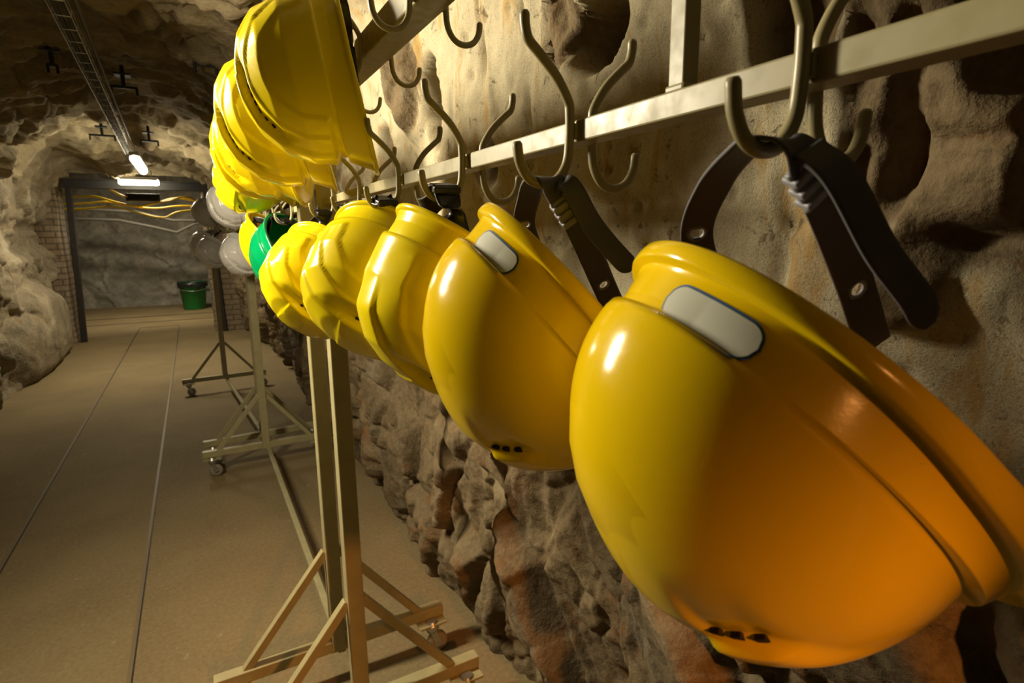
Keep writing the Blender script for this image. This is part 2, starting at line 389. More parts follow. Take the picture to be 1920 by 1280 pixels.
# portal: brick piers, rock head, beam, timber post
def brick_pier(name, x0, x1, y0, y1, z1):
    bm = bmesh.new(); add_box(bm, ((x0+x1)/2, (y0+y1)/2, z1/2-.05), (x1-x0, y1-y0, z1+.1), None, .02)
    bmesh.ops.subdivide_edges(bm, edges=bm.edges[:], cuts=12, use_grid_fill=True)
    for v in bm.verts:
        p = np.array([[v.co.x*4, v.co.y*4, v.co.z*5]]); v.co.x += float(fbm(p, 3, 5)[0])*.035; v.co.y += float(fbm(p, 3, 9)[0])*.03
    tag(obj(name, bm, MAT['brick']), kind='structure')
brick_pier('wall_brick_left', -2.15, -1.62, 10.30, 10.85, 2.35)
brick_pier('wall_brick_right', .20, .85, 10.35, 10.95, 2.35)
panel('wall_front_head', (-2.4, 10.62, 2.46), (3.4, 0, 0), (0, .02, .6), 70, 20, .06, MAT['roof'], 151)
bm = bmesh.new()
for dz, hh, dy in ((.055, .02, .12), (-.055, .02, .12), (0, .11, .03)): add_box(bm, (-.55, 10.35, 2.285+dz), (1.95, dy, hh), None, .003)
tag(obj('trim_8', bm, MAT['dark_steel']), kind='structure')
for i, (x, xt, z1) in enumerate(((-1.54, -1.46, 2.22), (.33, .26, 2.22))):
    bm = bmesh.new(); add_bar(bm, (x, 10.33, 0), (xt, 10.33, z1), .075, .10, up=(0, 1, 0), bev=.008)
    tag(obj('trim_%d' % (9+i), bm, MAT['wood']), kind='structure')

# ------------------------------------------------------------------ hard hats
def sstep1(lo, hi, t):
    q = min(1, max(0, (t-lo)/(hi-lo))); return q*q*(3-2*q)
def shell_rows(kind, ph):
    """outer profile of the shell at angle ph (0 = peak): list of (radial offset from dome ellipse, height, ellipse scale)"""
    c = math.cos(ph); wf = max(0, c)**1.4; wb = max(0, -c)**.9
    a, b, h1, hd, e1, e2 = (.133, .108, .040, .122, 1, 1) if kind == 'A' else (.125, .108, .040, .128, .95, .88)
    lw, lh = (.0075, .0125) if kind == 'A' else (.0055, .007)
    t = min(1, max(0, (c+.68)/1.5)); t = t**1.2; wk = max(0, -c-.72)/.28
    if kind == 'A':
        lh += .012*t; lw += .004*t; ob = .002+.026*wf-.002*wb; ot = .0012+.0115*t-.0055*min(1, wk*1.6); zb = -.004*wf
    else:
        lw += .002*wf; ob = .0+.030*wf-.001*wb; ot = -.0055+.0155*wf-.0010*wb; zb = -.004*wf
    rows = [(ob-.003, zb+.001, 1), (ob+lw-.0012, zb, 1), (ob+lw, zb+.0015, 1), (ob+lw+.0004, zb+lh*.5, 1), (ob+lw, zb+lh-.002, 1), (ob+lw-.0015, zb+lh, 1), (ob+.0012, zb+lh-.0006, 1), (ob+.0002, zb+lh+.0008, 1)]
    z0 = zb+lh+.0008
    for t in (.12, .3, .5, .7, .88, .96): rows.append((ob+(ot-ob)*t, z0+(h1-z0)*t, 1))
    rows.append((ot-.0004 if wf > .05 else ot, h1, 1))
    for k in range(60):
        th = (k/60)*math.pi/2; eb = e2+(.30*wb if kind == 'A' else 0)
        off = .002*min(1, k/1.5) if wb > 0 else .002
        if k == 0: rows.append((.0014, h1-.0004 if ot < .0012 else h1+.0006, 1)); continue
        zz, rr = hd*math.sin(th)**e1, max(0, math.cos(th))**eb
        if kind == 'C':   # shallow bands: the profile follows chords between these stations
            st = [0, .36, .70, 1.04, 1.32, math.pi/2]
            for p0, p1 in zip(st, st[1:]):
                if p0 <= th <= p1+1e-9:
                    u = (th-p0)/(p1-p0); fz = lambda q: hd*math.sin(q)**e1; fr = lambda q: max(0, math.cos(q))**eb
                    zz = zz*.04+.96*(fz(p0)+(fz(p1)-fz(p0))*u); rr = rr*.04+.96*(fr(p0)+(fr(p1)-fr(p0))*u); break
            rows.append((.002+.0022*sstep1(0, .04, abs(math.sin(math.pi*u)))*0, h1+.0012+zz, rr))
        else: rows.append((.002, h1+.0012+zz, rr))
    return rows, a, b
def shell_disp(kind, p, n):
    x, y, z = p; ay = abs(y)
    if z < .052: return 0.
    S_ = lambda lo, hi, t: (lambda q: q*q*(3-2*q))(min(1, max(0, (t-lo)/(hi-lo))))
    d = 0.
    if kind in 'BC':
        wdt = .034-.010*S_(.0, -.10, x)
        ends = S_(-.118, -.095, x)
        d += (.0065 if kind == 'B' else .0042)*(1-S_(wdt-.003, wdt+.003, ay))*ends               # central crest
        d += .0022*(1-S_(wdt-.004, wdt+.003, ay))*S_(-.012, -.007, x)    # step on the crest
        d -= .0075*S_(wdt, wdt+.003, ay)*(1-S_(wdt+.010, wdt+.030, ay))*S_(-.05, .0, x)*(1-S_(.085, .10, x))   # vent recess
        d += .0026*(1-S_(.060, .063, ay))*S_(-.12, -.09, x)
        d += .0024*(1-S_(.082, .085, ay))*S_(-.12, -.08, x)
    else:
        u = .046+.25*max(0, x)*0
        band = S_(.046, .054, ay)*(1-S_(.072, .086, ay)); e = .012+.35*(ay-.045)
        d -= .0040*band*S_(-.040, e-.004, x)*(1-S_(e, e+.003, x))
        d += .0065*band*S_(e, e+.003, x)*(1-S_(e+.006, e+.085, x))
    return d
def shell_point(kind, ph, r):
    o, z, k = r[0]; a, b = r[1], r[2]
    c, s = math.cos(ph), math.sin(ph)
    n = Vector((c*b, s*a, 0)).normalized()
    return Vector((a*c*k+n.x*o, b*s*k+n.y*o, z))
def build_shell(kind, name, mats, nphi=176):
    bm = bmesh.new(); outer = []; inner = []
    for i in range(nphi):
        ph = 2*math.pi*i/nphi; rows, a, b = shell_rows(kind, ph)
        outer.append([shell_point(kind, ph, (r, a, b)) for r in rows])
        irows = [(rows[0][0]-.0008, rows[0][1]+.0005, 1)]+[(-.003, .02, 1), (-.003, .042, 1)]+[(-.002, .040+(.118)*math.sin(t*math.pi/16), max(.02, math.cos(t*math.pi/16)**.93)) for t in range(1, 8)]
        inner.append([shell_point(kind, ph, (r, a, b)) for r in irows])
    nr = len(outer[0]); top = max(p.z for c in outer for p in c)
    # displacement along the approximate normal (from a point on the axis)
    for col in outer:
        for j in range(nr):
            p = col[j]; n = Vector((p.x/.0177, p.y/.0117, (p.z-.04)/.0149)).normalized()
            col[j] = p+n*shell_disp(kind, p, n)
    V = [[bm.verts.new(p) for p in col] for col in outer]
    for i in range(nphi):
        A, B = V[i], V[(i+1) % nphi]
        for j in range(nr-1): bm.faces.new((A[j], B[j], B[j+1], A[j+1]))
    pole = bm.verts.new((0, 0, sum(c[-1].z for c in outer)/nphi+.0002))
    for i in range(nphi): bm.faces.new((V[i][-1], V[(i+1) % nphi][-1], pole))
    W = [[bm.verts.new(p) for p in col] for col in inner]; ni = len(inner[0])
    for i in range(nphi):
        A, B = W[i], W[(i+1) % nphi]
        bm.faces.new((V[(i+1) % nphi][0], V[i][0], A[0], B[0]))
        for j in range(ni-1): bm.faces.new((B[j], A[j], A[j+1], B[j+1]))
    pole = bm.verts.new((0, 0, .1555 if kind == 'A' else .157))
    for i in range(nphi): bm.faces.new((W[(i+1) % nphi][-1], W[i][-1], pole))
    o = obj(name, bm, mats, None, True)
    return o
def surf_at(kind, ph, z, lift=.0006):
    rows, a, b = shell_rows(kind, ph)
    band = rows[7:]
    for r0, r1 in zip(band, band[1:]):
        if r0[1] <= z <= r1[1]+1e-9:
            t = (z-r0[1])/max(1e-9, r1[1]-r0[1]); r = tuple(r0[q]+(r1[q]-r0[q])*t for q in range(3)); break
    else: r = band[-1]
    p = shell_point(kind, ph, (r, a, b)); n = Vector((p.x/.0177, p.y/.0117, max(0, p.z-.04)/.0149)).normalized()
    return p+n*(shell_disp(kind, p, n)+lift), n
def on_dome(kind, x, y, lift=0.0):
    """point of the outer shell above plan position x,y"""
    a, b, h1, hd, e1, e2 = (.135, .110, .040, .122, 1, 1) if kind == 'A' else (.127, .110, .040, .128, .95, .88)
    rho = min(.999, math.hypot(x/a, y/b)); th = math.acos(rho**(1/e2)); z = h1+.0012+hd*math.sin(th)**e1
    p = Vector((x, y, z)); n = Vector((x/.0177, y/.0117, (z-.04)/.0149)).normalized()
    return p+n*(shell_disp(kind, p, n)+lift), n
def add_vent(bm, kind, x, y, dx, dy, tx=(1, 0, 0)):
    p, n = on_dome(kind, x, y, -.0006 if kind != 'A' else .0016); t = Vector(tx); t = (t-n*t.dot(n)).normalized(); s = n.cross(t)
    add_box(bm, p, (dx, dy, .0022 if kind != 'A' else .0042), Matrix((t, s, n)).transposed(), .0004)
SHELL = {}
def shell_copy(kind, colour):
    if kind not in SHELL:
        o = build_shell(kind, 'shell', MAT['lemon']); SHELL[kind] = o.data; bpy.data.objects.remove(o)
    me = SHELL[kind]
    key = (kind, colour)
    if key not in SHELL:
        m2 = me.copy(); m2.materials.clear(); m2.materials.append(MAT[colour]); SHELL[key] = m2
    o = bpy.data.objects.new('shell', SHELL[key]); COL.objects.link(o); return o
VENT = {}
def vents(kind, root):
    if kind not in VENT:
        L = []
        spots = [(.010+i*.0125, sy*.0395, .0068, .0050) for sy in (1, -1) for i in range(6)] if kind in 'BC' else [(.0115+.35*(.009+.009*i), sy*(.054+.009*i), .005, .0065) for sy in (1, -1) for i in range(3)]
        for (x, y, dx, dy) in spots:
            bm = bmesh.new(); add_vent(bm, kind, x, y, dx, dy); L.append(obj('vent', bm, MAT['hole']))
        VENT[kind] = L
        for o in L: o.parent = root
    else:
        for s in VENT[kind]:
            c = s.copy(); COL.objects.link(c); c.parent = root
def pose(pos, P, C):
    C = Vector(C).normalized(); P = Vector(P); P = (P-C*P.dot(C)).normalized(); Y = C.cross(P)
    M = Matrix((P, Y, C)).transposed().to_4x4(); M.translation = Vector(pos); return M
def add_ribbon(bm, pts, wdir, width, thick=.0022, n=10, hole=None, round_end=False):
    """strap: smooth centre line, wide along wdir; 'hole' = list of (station 0..1, radius)"""
    P = catmull(pts, n); D = catmull(wdir, n); m = len(P); nw = 9
    top = []; bot = []
    for i in range(m):
        t = (P[min(i+1, m-1)]-P[max(i-1, 0)]).normalized(); d = (D[i]-t*D[i].dot(t)).normalized(); nn = t.cross(d)
        wd = width if not isinstance(width, (list, tuple)) else width[0]+(width[1]-width[0])*i/(m-1)
        if round_end and m-1-i < 6: wd *= math.sqrt(1-((6-(m-1-i))/6.4)**2)
        row = [P[i]+d*wd*(k/(nw-1)-.5) for k in range(nw)]
        top.append([bm.verts.new(q+nn*thick/2) for q in row]); bot.append([bm.verts.new(q-nn*thick/2) for q in row])
    gone = set()
    for h in hole or []:
        ci = h[0]*(m-1); c = P[int(ci)]
        for i in range(m-1):
            for k in range(nw-1):
                q = (top[i][k].co+top[i+1][k+1].co)/2
                if (q-c).length < h[1]: gone.add((i, k))
    for i in range(m-1):
        for k in range(nw-1):
            if (i, k) in gone: continue
            bm.faces.new((top[i][k], top[i+1][k], top[i+1][k+1], top[i][k+1])); bm.faces.new((bot[i][k+1], bot[i+1][k+1], bot[i+1][k], bot[i][k]))
            for (i2, k2, e) in ((i, k-1, 'l'), (i, k+1, 'r'), (i-1, k, 'b'), (i+1, k, 't')):
                if not (0 <= i2 < m-1 and 0 <= k2 < nw-1) or (i2, k2) in gone:
                    a, b = {'l': ((i, k), (i+1, k)), 'r': ((i+1, k+1), (i, k+1)), 'b': ((i, k+1), (i, k)), 't': ((i+1, k), (i+1, k+1))}[e]
                    bm.faces.new((top[b[0]][b[1]], top[a[0]][a[1]], bot[a[0]][a[1]], bot[b[0]][b[1]]))
    for v in [v for v in bm.verts if not v.link_faces]: bm.verts.remove(v)
    return P, D
def add_torus(bm, c, n, R, r, seg=20, s2=8):
    n = Vector(n).normalized(); u = n.orthogonal().normalized(); v = n.cross(u)
    rings = []
    for i in range(seg):
        a = 2*math.pi*i/seg; d = u*math.cos(a)+v*math.sin(a)
        rings.append([bm.verts.new(Vector(c)+d*(R+r*math.cos(2*math.pi*k/s2))+n*r*math.sin(2*math.pi*k/s2)) for k in range(s2)])
    for i in range(seg):
        A, B = rings[i], rings[(i+1) % seg]
        for k in range(s2): bm.faces.new((A[k], B[k], B[(k+1) % s2], A[(k+1) % s2]))
def label_plate(kind, root, ph0, z0, length, height):
    """pill shaped sticker following the shell: blue edge, white middle"""
    rad = .118
    def make(name, grow, lift, m):
        bm = bmesh.new(); R = height/2+grow; Lh = length/2-height/2
        ring = []
        outline = []
        for k in range(13): a = -math.pi/2+math.pi*k/12; outline.append((Lh+R*math.cos(a), R*math.sin(a)))
        for k in range(13): a = math.pi/2+math.pi*k/12; outline.append((-Lh+R*math.cos(a), R*math.sin(a)))
        nx = 40
        cols = []
        for i in range(nx+1):
            s = -(Lh+R)+(2*(Lh+R))*i/nx
            e = max(0, abs(s)-Lh); hh = math.sqrt(max(0, R*R-e*e))
            col = []
            for j in range(9):
                zz = -hh+2*hh*j/8
                p, n = surf_at(kind, ph0+s/rad, z0+zz, lift); col.append(bm.verts.new(p))
            cols.append(col)
        for A, B in zip(cols, cols[1:]):
            for j in range(8): bm.faces.new((A[j], B[j], B[j+1], A[j+1]))
        bmesh.ops.remove_doubles(bm, verts=bm.verts, dist=1e-5)
        return obj(name, bm, m, root, True)
    back = make('label_sticker', .0, .0007, MAT['blue']); part_label(back, 'blank white pill-shaped sticker with a blue edge')
    f = make('sticker_face', -.0016, .0011, MAT['sticker']); f.parent = back
HAT_A = dict(
    H1=((0.332, 0.213, 1.4), (0.689, -0.219, -0.691), (-0.664, 0.194, -0.722)),
    H2=((0.327, 0.450, 1.425), (0.674, -0.017, -0.738), (-0.712, 0.248, -0.657)))
HATS = [  # name, kind, colour, pose, label, group
    ('H1', 'A', 'amber', HAT_A['H1'], 'big smooth amber hard hat nearest of all, blank white sticker, grey strap over a hook', 'hard hats on the lower hooks'),
    ('H2', 'A', 'amber', HAT_A['H2'], 'smooth amber hard hat with a white sticker, second nearest, beside the biggest one', 'hard hats on the lower hooks'),
    ('H3', 'C', 'lemon', ((0.330, 0.681, 1.463), (0.800, 0.101, -0.592), (-0.596, 0.016, -0.803)), 'ribbed lemon yellow hard hat hanging right behind the second amber one, black ratchet strap', 'hard hats on the lower hooks'),
    ('H4', 'C', 'lemon', ((0.305, 0.924, 1.460), (0.725, -0.463, -0.511), (-0.686, -0.414, -0.598)), 'ribbed lemon hard hat showing its broad collar, in front of the rack posts', 'hard hats on the lower hooks'),
    ('H4b', 'C', 'lemon', ((0.330, 1.146, 1.446), (0.869, -0.179, -0.462), (-0.494, -0.245, -0.834)), 'lemon hard hat almost hidden, only its left edge showing between two others', 'hard hats on the lower hooks'),
    ('H5', 'C', 'lemon', ((0.286, 1.377, 1.427), (0.647, -0.174, -0.743), (-0.705, -0.507, -0.496)), 'lemon hard hat with a row of dark vents, hanging next to the green one', 'hard hats on the lower hooks'),
    ('HG', 'C', 'green', ((0.295, 1.942, 1.478), (0.204, -0.610, -0.766), (-0.515, 0.599, -0.614)), 'the only green hard hat, open side up, on the lower row', 'hard hats on the lower hooks'),
    ('HO', 'A', 'amber', ((0.288, 2.220, 1.507), (0.627, -0.474, -0.618), (-0.507, 0.354, -0.786)), 'small amber hard hat just behind the green one', 'hard hats on the lower hooks'),
    ('U1', 'C', 'lemon', ((0.259, 0.986, 1.762), (0.158, -0.058, -0.986), (-0.944, 0.284, -0.168)), 'nearest and largest yellow hard hat of the upper row, peak pointing down', 'yellow hard hats on the upper hooks'),
    ('U2', 'C', 'lemon', ((0.237, 1.237, 1.748), (0.211, -0.054, -0.976), (-0.944, 0.247, -0.218)), 'second yellow hard hat of the upper row, scuffed, half behind the nearest', 'yellow hard hats on the upper hooks'),
    ('U3', 'C', 'lemon', ((0.237, 1.475, 1.733), (0.078, 0.009, -0.997), (-0.908, 0.414, -0.067)), 'third yellow hard hat of the upper row, in the middle of the overlapping five', 'yellow hard hats on the upper hooks'),
    ('U4', 'C', 'lemon', ((0.245, 1.772, 1.747), (0.127, 0.169, -0.978), (-0.992, -0.004, -0.130)), 'fourth yellow hard hat of the upper row, a narrow crescent', 'yellow hard hats on the upper hooks'),
    ('U5', 'C', 'lemon', ((0.231, 2.070, 1.731), (0.049, 0.921, -0.387), (-0.724, -0.234, -0.649)), 'farthest and lowest yellow hard hat of the upper row, above the big white one', 'yellow hard hats on the upper hooks'),
    ('W1', 'C', 'white', ((0.268, 3.602, 1.699), (0.266, -0.112, -0.957), (-0.957, -0.146, -0.249)), 'largest white hard hat, under the last yellow one of the upper row', 'white hard hats'),
    ('W2', 'C', 'white', ((0.19, 5.68, 1.754), (0.5, 0.0, -0.85), (-0.8, 0.05, -0.6)), 'white hard hat farthest left, on the upper hooks of the last rack', 'white hard hats'),
    ('W3', 'C', 'white', ((0.288, 3.840, 1.435), (0.687, 0.131, -0.715), (-0.568, -0.517, -0.641)), 'white hard hat on the lower row, left of the small amber one', 'white hard hats'),
    ('W4', 'C', 'white', ((0.174, 5.238, 1.425), (0.687, 0.131, -0.715), (-0.568, -0.517, -0.641)), 'dull white hard hat on top of the thin far post', 'white hard hats'),
    ('W5', 'C', 'white', ((0.129, 5.820, 1.473), (0.687, 0.131, -0.715), (-0.568, -0.517, -0.641)), 'farthest white hard hat of the lower row, mostly behind the dull one', 'white hard hats')]
ROOT = {}
for key, kind, colour, (pos, P, C), label, grp in HATS:
    root = thing('hard_hat', label, 'hard hat', pose(pos, P, C), grp); ROOT[key] = root
    shell_copy(kind, colour).parent = root
    vents(kind, root)

def strap_local(root, pts_world):
    inv = root.matrix_world.inverted(); return [inv @ Vector(p) for p in pts_world]
def headband_grey(root, pts, wd, tongue, buckle):
    """head strap pulled out of the shell and looped over the hook"""
    inv = root.matrix_world.inverted(); R3 = inv.to_3x3()
    pts = [inv @ Vector(p) for p in pts]; wd = [R3 @ Vector(d) for d in wd]
    bm = bmesh.new(); P, D = add_ribbon(bm, pts, wd, (.021, .025), .0022, 12, [(.14, .0048), (.90, .0055)])
    hb = part_label(obj('headband', bm, MAT['strap'], root, True), 'dark grey plastic strap')
    m = len(P)
    for st in (.14, .90):
        i = int(st*(m-1)); t = (P[i+1]-P[i-1]).normalized(); d = (D[i]-t*D[i].dot(t)).normalized()
        bm = bmesh.new(); add_torus(bm, P[i], t.cross(d), .0058, .0015); obj('eyelet', bm, MAT['buckle'], hb, True)
    i = int(buckle*(m-1)); t = (P[i+1]-P[i-1]).normalized(); d = (D[i]-t*D[i].dot(t)).normalized(); nn = t.cross(d); rot = Matrix((d, t, nn)).transposed()
    bm = bmesh.new(); add_box(bm, P[i], (.025, .030, .004), rot, .001)
    for k in (-1, 0, 1): add_box(bm, P[i]+t*.009*k, (.026, .0048, .011), rot, .0012)
    obj('buckle', bm, MAT['buckle'], root)
    tp = [inv @ Vector(p) for p in tongue]; td = [R3 @ Vector((.85, -.3, .35))]*len(tp)
    bm = bmesh.new(); add_ribbon(bm, tp, td, (.019, .018), .002, 10, None, True)
    obj('strap_tongue', bm, MAT['strap'], root, True)
WX = (1, 0, 0); WL = (.8, -.5, .1); WR = (.85, -.3, .35)
headband_grey(ROOT['H1'], [(.33, .285, 1.45), (.302, .283, 1.497), (.285, .255, 1.529), (.268, .219, 1.5455), (.264, .203, 1.5475), (.270, .191, 1.541), (.30, .193, 1.518), (.36, .208, 1.472), (.40, .212, 1.423)],
    [WL, WL, WL, WX, WX, WX, WR, WR, WR], [(.272, .186, 1.541), (.278, .171, 1.526), (.30, .161, 1.491), (.318, .152, 1.468), (.33, .149, 1.452)], .71)
headband_grey(ROOT['H2'], [(.33, .525, 1.46), (.302, .515, 1.508), (.285, .478, 1.535), (.266, .436, 1.5455), (.264, .420, 1.5475), (.270, .412, 1.540), (.30, .420, 1.509), (.36, .462, 1.456), (.39, .475, 1.42)],
    [WL, WL, WL, WX, WX, WX, WR, WR, WR], [(.272, .409, 1.541), (.280, .402, 1.538), (.30, .398, 1.508), (.318, .385, 1.482), (.33, .380, 1.470)], .71)
label_plate('A', ROOT['H1'], 2.64, .030, .062, .022)
label_plate('A', ROOT['H2'], 2.74, .030, .060, .022)
def headband_black(root, hook, wide=.03, spread=.07):
    inv = root.matrix_world.inverted(); h = inv @ Vector(hook); R3 = inv.to_3x3(); ax = R3 @ Vector((1, 0, 0)); up = R3 @ Vector((0, 0, 1)); near = R3 @ Vector((0, -1, 0))
    pts = [Vector((-.06, -.072, .03)), Vector((-.085, -.06, .0)), h-near*.014-up*.006, h+up*.002, h+near*.014-up*.006, Vector((-.085, .06, .0)), Vector((-.05, .072, .03))]
    z = Vector((0, 0, 1)); wd = [z, z, ax, ax, ax, z, z]
    bm = bmesh.new(); P, D = add_ribbon(bm, pts, wd, wide, .003, 10)
    hb = part_label(obj('headband', bm, MAT['black'], root, True), 'black plastic headband')
    m = len(P); i = int(.56*(m-1)); t = (P[i+1]-P[i-1]).normalized(); d = (D[i]-t*D[i].dot(t)).normalized(); nn = t.cross(d); rot = Matrix((d, t, nn)).transposed()
    bm = bmesh.new(); add_box(bm, P[i], (wide*1.1, .03, .008), rot, .002)
    for k in range(-3, 4): add_box(bm, P[i]+t*.0036*k+nn*.004, (wide*.9, .0016, .003), rot)
    for k in range(-3, 4): add_box(bm, P[i]+t*.0036*k-nn*.004, (wide*.9, .0016, .003), rot)
    obj('ratchet', bm, MAT['black'], hb)
for k, y in (('H3', .638), ('H4', .877), ('H4b', 1.114), ('H5', 1.345)): headband_black(ROOT[k], (.262, y, 1.552))
for k, hy in (('HG', 1.95), ('HO', 2.185), ('W3', 3.83), ('W4', 5.15), ('W5', 5.7)): headband_black(ROOT[k], (.262 if hy < 4.5 else .2, hy, 1.552), .022)
for k, y in (('U1', 1.01), ('U2', 1.255), ('U3', 1.44), ('U4', 1.86), ('U5', 2.095), ('W1', 3.505), ('W2', 5.5)): headband_black(ROOT[k], (.255 if y < 4.5 else .18, y, 1.765), .022)

# ------------------------------------------------------------------ helmet racks
def hook_pts(x0, z, sgn, drop=0.):
    """S hook in the x-z plane; x0 = face it is welded to, sgn -1 aisle side, +1 wall side, z = rail centre"""
    X = lambda d: x0+sgn*d
    raw = [(.057, z-.014), (.0545, z-.028), (.046, z-.040), (.032, z-.0445), (.018, z-.040), (.0085, z-.026), (.006, z-.006), (.006, z+.014), (.008, z+.024), (.020, z+.042), (.037, z+.058), (.046, z+.066), (.049, z+.076), (.0495, z+.084)]
    return [(X(d), zz-drop) for d, zz in raw]
def rack(label, y0, y1, x, rot, hooks_low, hooks_up, origin_y, strut_ys):
    root = thing('helmet_rack', label, 'helmet rack', Matrix.Translation((x, origin_y, 0)) @ Matrix.Rotation(rot, 4, 'Z'), 'helmet racks on wheels')
    m = MAT['cream']; Y0, Y1 = y0-origin_y, y1-origin_y
    for Y, s in ((Y0, -1), (Y1, 1)):
        bm = bmesh.new(); add_box(bm, (0, Y, (.125+1.84)/2), (.045, .045, 1.84-.125), None, .003); obj('post', bm, m, root)
        for q in (-1, 1):   # foot: one tube each side of the post, welded into one piece
            pass
        bm = bmesh.new(); add_box(bm, (-.20, Y, .14), (.355, .04, .04), None, .003); add_box(bm, (.20, Y, .14), (.355, .04, .04), None, .003); add_box(bm, (0, Y, .128), (.05, .042, .016)); obj('foot', bm, m, root)
        for q in (-1, 1):
            bm = bmesh.new(); add_bar(bm, (q*.020, Y, .485), (q*.285, Y, .155), .025, .025, up=(0, 1, 0)); obj('brace', bm, m, root)
            caster(root, (q*.325, Y-.035*1, 0), -1 if q < 0 else 1)
    bm = bmesh.new(); add_box(bm, (0, (Y0+Y1)/2, 1.8175), (.0449, Y1-Y0+.045, .041), None, .003); obj('top_beam', bm, m, root)
    bm = bmesh.new(); add_box(bm, (0, (Y0+Y1)/2, 1.5862), (.022, Y1-Y0-.044, .018), None, .0015); obj('hook_rail', bm, m, root)
    bm = bmesh.new(); add_bar(bm, (.012, Y0, .108), (.012, Y1, .108), .025, .025); obj('floor_bar', bm, m, root)
    for sy in strut_ys:
        bm = bmesh.new(); add_box(bm, (0, sy-origin_y, (1.595+1.798)/2), (.014, .014, .203), None, .001)
        add_box(bm, (0, sy-origin_y, 1.597), (.017, .018, .006), None, .002); obj('strut', bm, m, root)
    for zc, hw, ylist in ((1.586, .011, hooks_low), (1.806, .0225, hooks_up)):
        for y in ylist:
            for sg in (-1, 1):
                bm = bmesh.new(); yy = y-origin_y+(.014 if sg > 0 else 0)
                pts = catmull([(px, yy, pz) for px, pz in hook_pts(sg*hw, zc, sg)], 5); add_tube(bm, pts, .0042, 10)
                add_box(bm, (sg*(hw+.001), yy, zc), (.006, .010, .012), None, .001)
                obj('hook', bm, m, root, True)
    return root
def caster(root, p, s):
    bm = bmesh.new(); add_box(bm, (p[0], p[1]+.02, .115), (.10, .085, .008), None, .001)
    c = obj('caster', bm, MAT['cream'], root)
    bm = bmesh.new()
    add_tube(bm, [(p[0], p[1], .112), (p[0], p[1], .096)], .026, 16)
    for q in (-1, 1): add_bar(bm, (p[0]-.004, p[1]+q*.017, .098), (p[0]+.020, p[1]+q*.017, .030), .022, .003, up=(0, 1, 0), bev=.0005)
    add_tube(bm, [(p[0]+.018, p[1]-.02, .037), (p[0]+.018, p[1]+.02, .037)], .006, 10); f = obj('fork', bm, MAT['steel'], c)
    bm = bmesh.new()
    prof = [(-.013, .022), (-.013, .034), (-.009, .037), (.009, .037), (.013, .034), (.013, .022)]
    rings = [[bm.verts.new((p[0]+.018+r*math.cos(a*math.pi/14), p[1]+t, .0375+r*math.sin(a*math.pi/14))) for t, r in prof] for a in range(28)]
    for i in range(28):
        A, B = rings[i], rings[(i+1) % 28]
        for k in range(5): bm.faces.new((A[k], B[k], B[k+1], A[k+1]))
    for k in (0, 5): bm.faces.new([r[k] for r in rings][::(1 if k else -1)])
    obj('wheel', bm, MAT['tyre'], c, True)
lowA = [-.02, .204, .416, .638, .877, 1.114, 1.345]; upA = [.27, .52, .765, 1.01, 1.255, 1.44]
rack('cream steel helmet rack nearest, its long hook rail running past the big amber hard hats', -.66, 1.4925, .305, 0, lowA, upA, .4, [.305])
rack('cream steel helmet rack in the middle, carrying the green hard hat', 1.7925, 3.955, .303, 0, [1.95+.235*i for i in range(9)], [1.86+.235*i for i in range(9)], 2.87, [2.87])
rack('farthest cream steel helmet rack, thin in the picture, before the brick pier', 4.19, 6.22, .235, math.radians(4.2), [4.3+.235*i for i in range(8)], [4.3+.235*i for i in range(8)], 5.2, [5.2])

# ------------------------------------------------------------------ lamps, tray, anchors
def tube_lamp(loc, rz, ln, label, m='tube'):
    r = thing('tube_lamp', label, 'lamp', Matrix.Translation(loc) @ Matrix.Rotation(rz, 4, 'Z'), None)
    bm = bmesh.new(); add_box(bm, (0, 0, .045), (.09, ln, .05), None, .012)
    for y in (-ln*.35, ln*.35): add_tube(bm, [(0, y, .06), (0, y, .16)], .006, 8)
    obj('housing', bm, MAT['housing'], r)
    bm = bmesh.new(); add_tube(bm, [(0, -ln*.48+i*ln*.96/8, .0) for i in range(9)], .044, 14); obj('tube', bm, MAT[m], r, True)
    return r
tube_lamp((-.42, 7.6, 2.29), 0, 1.2, 'bright tube lamp under the roof, running along the tunnel')
tube_lamp((-.58, 9.95, 2.30), math.pi/2, .46, 'bright tube lamp across the tunnel in front of the dark beam')
w_l = tube_lamp((-.88, 1.85, 2.11), 0, .62, 'tube lamp hung left of the cable tray, tilted towards the racks', 'tube_dim'); w_l.rotation_euler = (0, -math.radians(50), 0)
